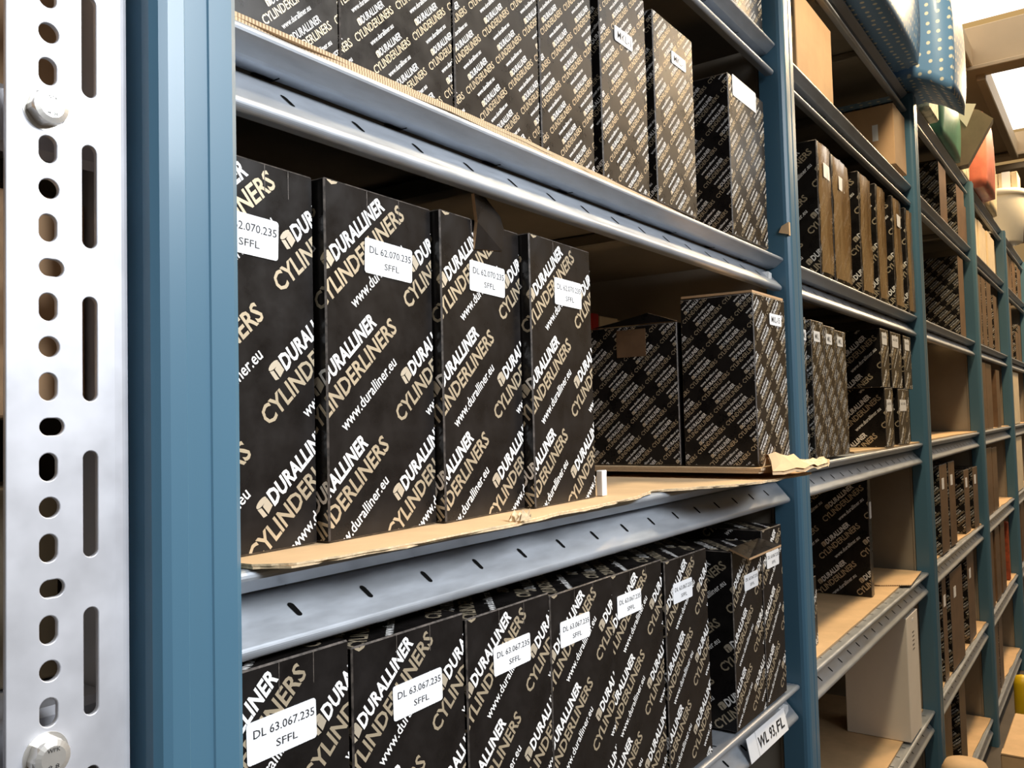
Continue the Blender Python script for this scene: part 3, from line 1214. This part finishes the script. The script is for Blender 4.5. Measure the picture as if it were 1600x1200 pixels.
# ---------------------------------------------------------------- far bays, row by row (x of the fronts along the rack)
ROWN = {'S': (Z_S, 'second shelf from the top'), 'A': (Z_A, 'third shelf from the top'), 'B': (Z_B, 'eye height shelf'), 'C': (Z_C, 'shelf under eye height'), 'D': (Z_D, 'second shelf under eye height'), 'E': (Z_E, 'bottom shelf')}
FAR = [
    (2, 'S', [(2.225, .115, .155), (2.500, .125, .150), (2.640, .045, .115)], 'printed'),
    (2, 'A', [(2.480, .090, .240)], 'printed'),
    (2, 'C', [(1.915, .055, .205), (2.035, .105, .206), (2.170, .085, .206), (2.430, .085, .170), (2.560, .085, .170)], 'printed'),
    (2, 'D', [(1.930, .050, .230), (2.020, .052, .230), (2.110, .165, .235), (2.400, .12, .235)], 'printed'),
    (2, 'E', [(1.960, .095, .230), (2.175, .100, .245)], 'printed'),
    (3, 'S', [(2.835, .115, .128), (2.960, .105, .128), (3.070, .100, .128), (3.175, .090, .128), (3.270, .120, .128)], 'cream'),
    (3, 'A', [(2.826, .110, .235), (2.945, .110, .235), (3.070, .120, .235), (3.30, .09, .20)], 'printed'),
    (3, 'B', [(2.829, .130, .225), (2.985, .140, .225), (3.25, .1, .2)], 'brown'),
    (3, 'C', [(2.840, .190, .210), (3.050, .130, .205)], 'brown'),
    (3, 'D', [(2.834, .100, .235), (3.000, .110, .235), (3.15, .11, .235)], 'brown'),
    (3, 'E', [(2.84, .12, .235), (3.0, .10, .235)], 'printed'),
    (4, 'S', [(3.700, .13, .150), (3.86, .13, .150), (4.02, .13, .150), (4.2, .14, .14)], 'printed'),
    (4, 'A', [(3.700, .14, .22), (4.0, .13, .12), (4.15, .13, .16)], 'printed'),
    (4, 'B', [(3.700, .36, .235)], 'cream'),
    (4, 'C', [(3.700, .34, .235)], 'cream'),
    (4, 'D', [(3.700, .14, .23), (3.86, .14, .23), (4.05, .12, .23)], 'brown'),
    (4, 'E', [(3.72, .16, .12)], 'cream'),
]
ORD = ['third bay', 'fourth bay', 'fifth bay']
for bay, rw, items, kd in FAR:
    z, nm = ROWN[rw]
    grp = '%s cartons on the %s of the %s' % (kd, nm, ORD[bay - 2])
    cap = {'S': .147, 'A': .222, 'B': .212, 'C': .217, 'D': .229, 'E': .220}[rw]
    for k, (x, w_, h) in enumerate(items):
        h = min(h, cap)
        pos = ['first', 'second', 'third', 'fourth', 'fifth'][k] if len(items) > 1 else 'single'
        lab = {'printed': '%s black printed carton', 'cream': '%s cream carton', 'brown': '%s dark brown carton'}[kd] % pos
        lab += ' on the %s of the %s' % (nm, ORD[bay - 2])
        yy = .006 + random.uniform(0, .006)
        if kd == 'printed':
            o = carton(lab, x, yy, z + .004, w_, h, .15, 'small', math.radians(random.uniform(-1, 1)), grp, 'L', slits=False, front='brown_card_sheen')  # brown front colour stands for warm aisle reflection on black card
            if rw in 'CD':
                sticker(o, w_ * .25, h * .72, min(.03, w_ * .5), .026, [])
        else:
            mb = MB()
            mb.box(0, w_, 0, .16, 0, h, 'card3' if kd == 'cream' else 'brown_card_sheen', .0015)
            o = link('cardboard_carton', mb.mesh('cardboard_carton'), None, (x, yy, z + .004))
            tag(o, lab, 'carton', grp)
for bay in (2, 3, 4):
    for rw in 'BCDE':
        z, nm = ROWN[rw]
        x0 = XR0 + bay * L + .006
        x1 = x0 + L - PW - .012
        sheet_obj('cardboard_sheet', 'cardboard lining of the %s in the %s' % (nm, ORD[bay - 2]), rough([(x0, .010), ((x0 + x1) / 2, .013), (x1, .006)], 8, .002) + [(x1, .34), (x0, .34)], z + .0004, z + .0036)
mb = MB()
mb.box(0, .02, 0, .02, 0, .21, 'rust', .004)
tag(link('rusty_bar', mb.mesh('rusty_bar'), None, (3.40, .01, Z_D + .004)), 'rust red bar standing in the fourth bay, low down', 'bar')

# ---------------------------------------------------------------- things on the topmost shelf further on
tag(link('plastic_bag', soft_box(2.16, 2.50, -.012, .16, Z_T + .001, Z_T + .165, 'green', .16, sag=.01)), 'dark green plastic bag on the topmost shelf past the third upright', 'bag')
mb = MB()
P = [(2.53, .004, 1.664), (2.53, -.024, 1.666), (2.53, -.090, 1.780), (2.53, -.056, 1.812), (2.53, .022, 1.846)]
Q = [(p[0] + .05, p[1] + .006, p[2]) for p in P]
mb.face(P, 'kraft')
mb.face(Q[::-1], 'card')
for a in range(5):
    mb.face([P[a], P[(a + 1) % 5], Q[(a + 1) % 5], Q[a]], 'cream' if a == 2 else 'kraft')
mb.face([(2.528, .024, 1.850), (2.528, -.050, 1.830), (2.528, -.024, 1.770), (2.528, -.006, 1.800)], 'whitebox')
tag(link('folded_board', mb.mesh('folded_board')), 'folded dark cardboard wedge leaning out from the topmost shelf', 'cardboard')
tag(link('paper_bundle', soft_box(2.60, 2.76, .002, .07, Z_T + .001, Z_T + .125, 'news', .12)), 'rolled printed paper standing below the red bag', 'paper bundle')
tag(link('plastic_bag', soft_box(2.80, 3.05, -.038, .08, Z_T + .001, Z_T + .235, 'redbag', .15)), 'red plastic bag standing tall on the topmost shelf', 'bag')
tag(link('paper_bag', soft_box(3.10, 3.34, -.012, .06, Z_T + .001, Z_T + .262, 'cream', .10)), 'cream paper bag behind the red bag on the topmost shelf', 'bag')
bk = empty('plastic_bucket', (3.93, .045, Z_T + .001))
tag(bk, 'big white plastic bucket on the topmost shelf of the fifth bay', 'bucket')
mb = MB()
mb.lathe([(0, 0), (.082, 0), (.088, .004), (.104, .205), (.104, .212), (0, .212)], 40, 'bucket')
link('bucket_body', mb.mesh('bucket_body', smooth=True), bk)
mb = MB()
mb.lathe([(.104, .190), (.110, .192), (.110, .214), (.104, .216), (.101, .212)], 40, 'bucket')
link('bucket_rim', mb.mesh('bucket_rim', smooth=True), bk)
cr = empty('wooden_crate', (3.90, -.035, Z_T + .2185))
tag(cr, 'pale slatted wooden crate sitting on the white bucket', 'crate')
mb = MB()
for k in range(6):
    y = 0 + k * .0235
    mb.box(0, .004, y, y + .021, 0, .075, 'card3', .0008)
    mb.box(.136, .14, y, y + .021, 0, .075, 'card3', .0008)
for k in range(6):
    mb.box(.001 + k * .0235, .021 + k * .0235, 0, .004, 0, .075, 'card3', .0008)
    mb.box(.001 + k * .0235, .021 + k * .0235, .136, .140, 0, .075, 'card3', .0008)
mb.box(0, .14, 0, .14, 0, .004, 'card3')
mb.box(.004, .136, .004, .136, .060, .064, 'card2')
link('slatted_body', mb.mesh('slatted_body'), cr)
mb = MB()
mb.box(-.003, .0, .025, .055, -.001, .078, 'sticker')
link('paper_wrap', mb.mesh('paper_wrap'), cr)

# ---------------------------------------------------------------- stuff standing in the aisle at the lower right
r = empty('cardboard_carton', (1.945, -.20, 0))
tag(r, 'sand coloured carton standing in the aisle before the rack, lower right corner', 'carton')
mb = MB()
mb.box(0, .30, 0, .10, 0, .245, 'card', .002)
link('carton_body', mb.mesh('carton_body'), r)
mb = MB()
mb.box(-.001, .03, .0, .099, .245, .248, 'card')
link('lid_flap', mb.mesh('lid_flap'), r)
yp = empty('yellow_post', (2.56, -.090, 0))
tag(yp, 'yellow plastic post standing in the aisle behind the sand coloured carton', 'post')
mb = MB()
mb.lathe([(.0, 0), (.022, 0), (.022, .23), (.016, .25), (0, .255)], 20, 'yellow')
link('tube', mb.mesh('tube', smooth=True), yp)
mb = MB()
mb.box(-.04, .04, -.04, .04, 0, .015, 'yellow', .003)
link('foot', mb.mesh('foot'), yp)
mb = MB()
mb.lathe([(0, 0), (.033, 0), (.036, .01), (.036, .30), (.03, .312), (0, .315)], 28, 'card')
tag(link('cardboard_tube', mb.mesh('cardboard_tube', smooth=True), None, (1.425, -.110, .092)), 'stout cardboard tube standing below the white carton shelf', 'tube')
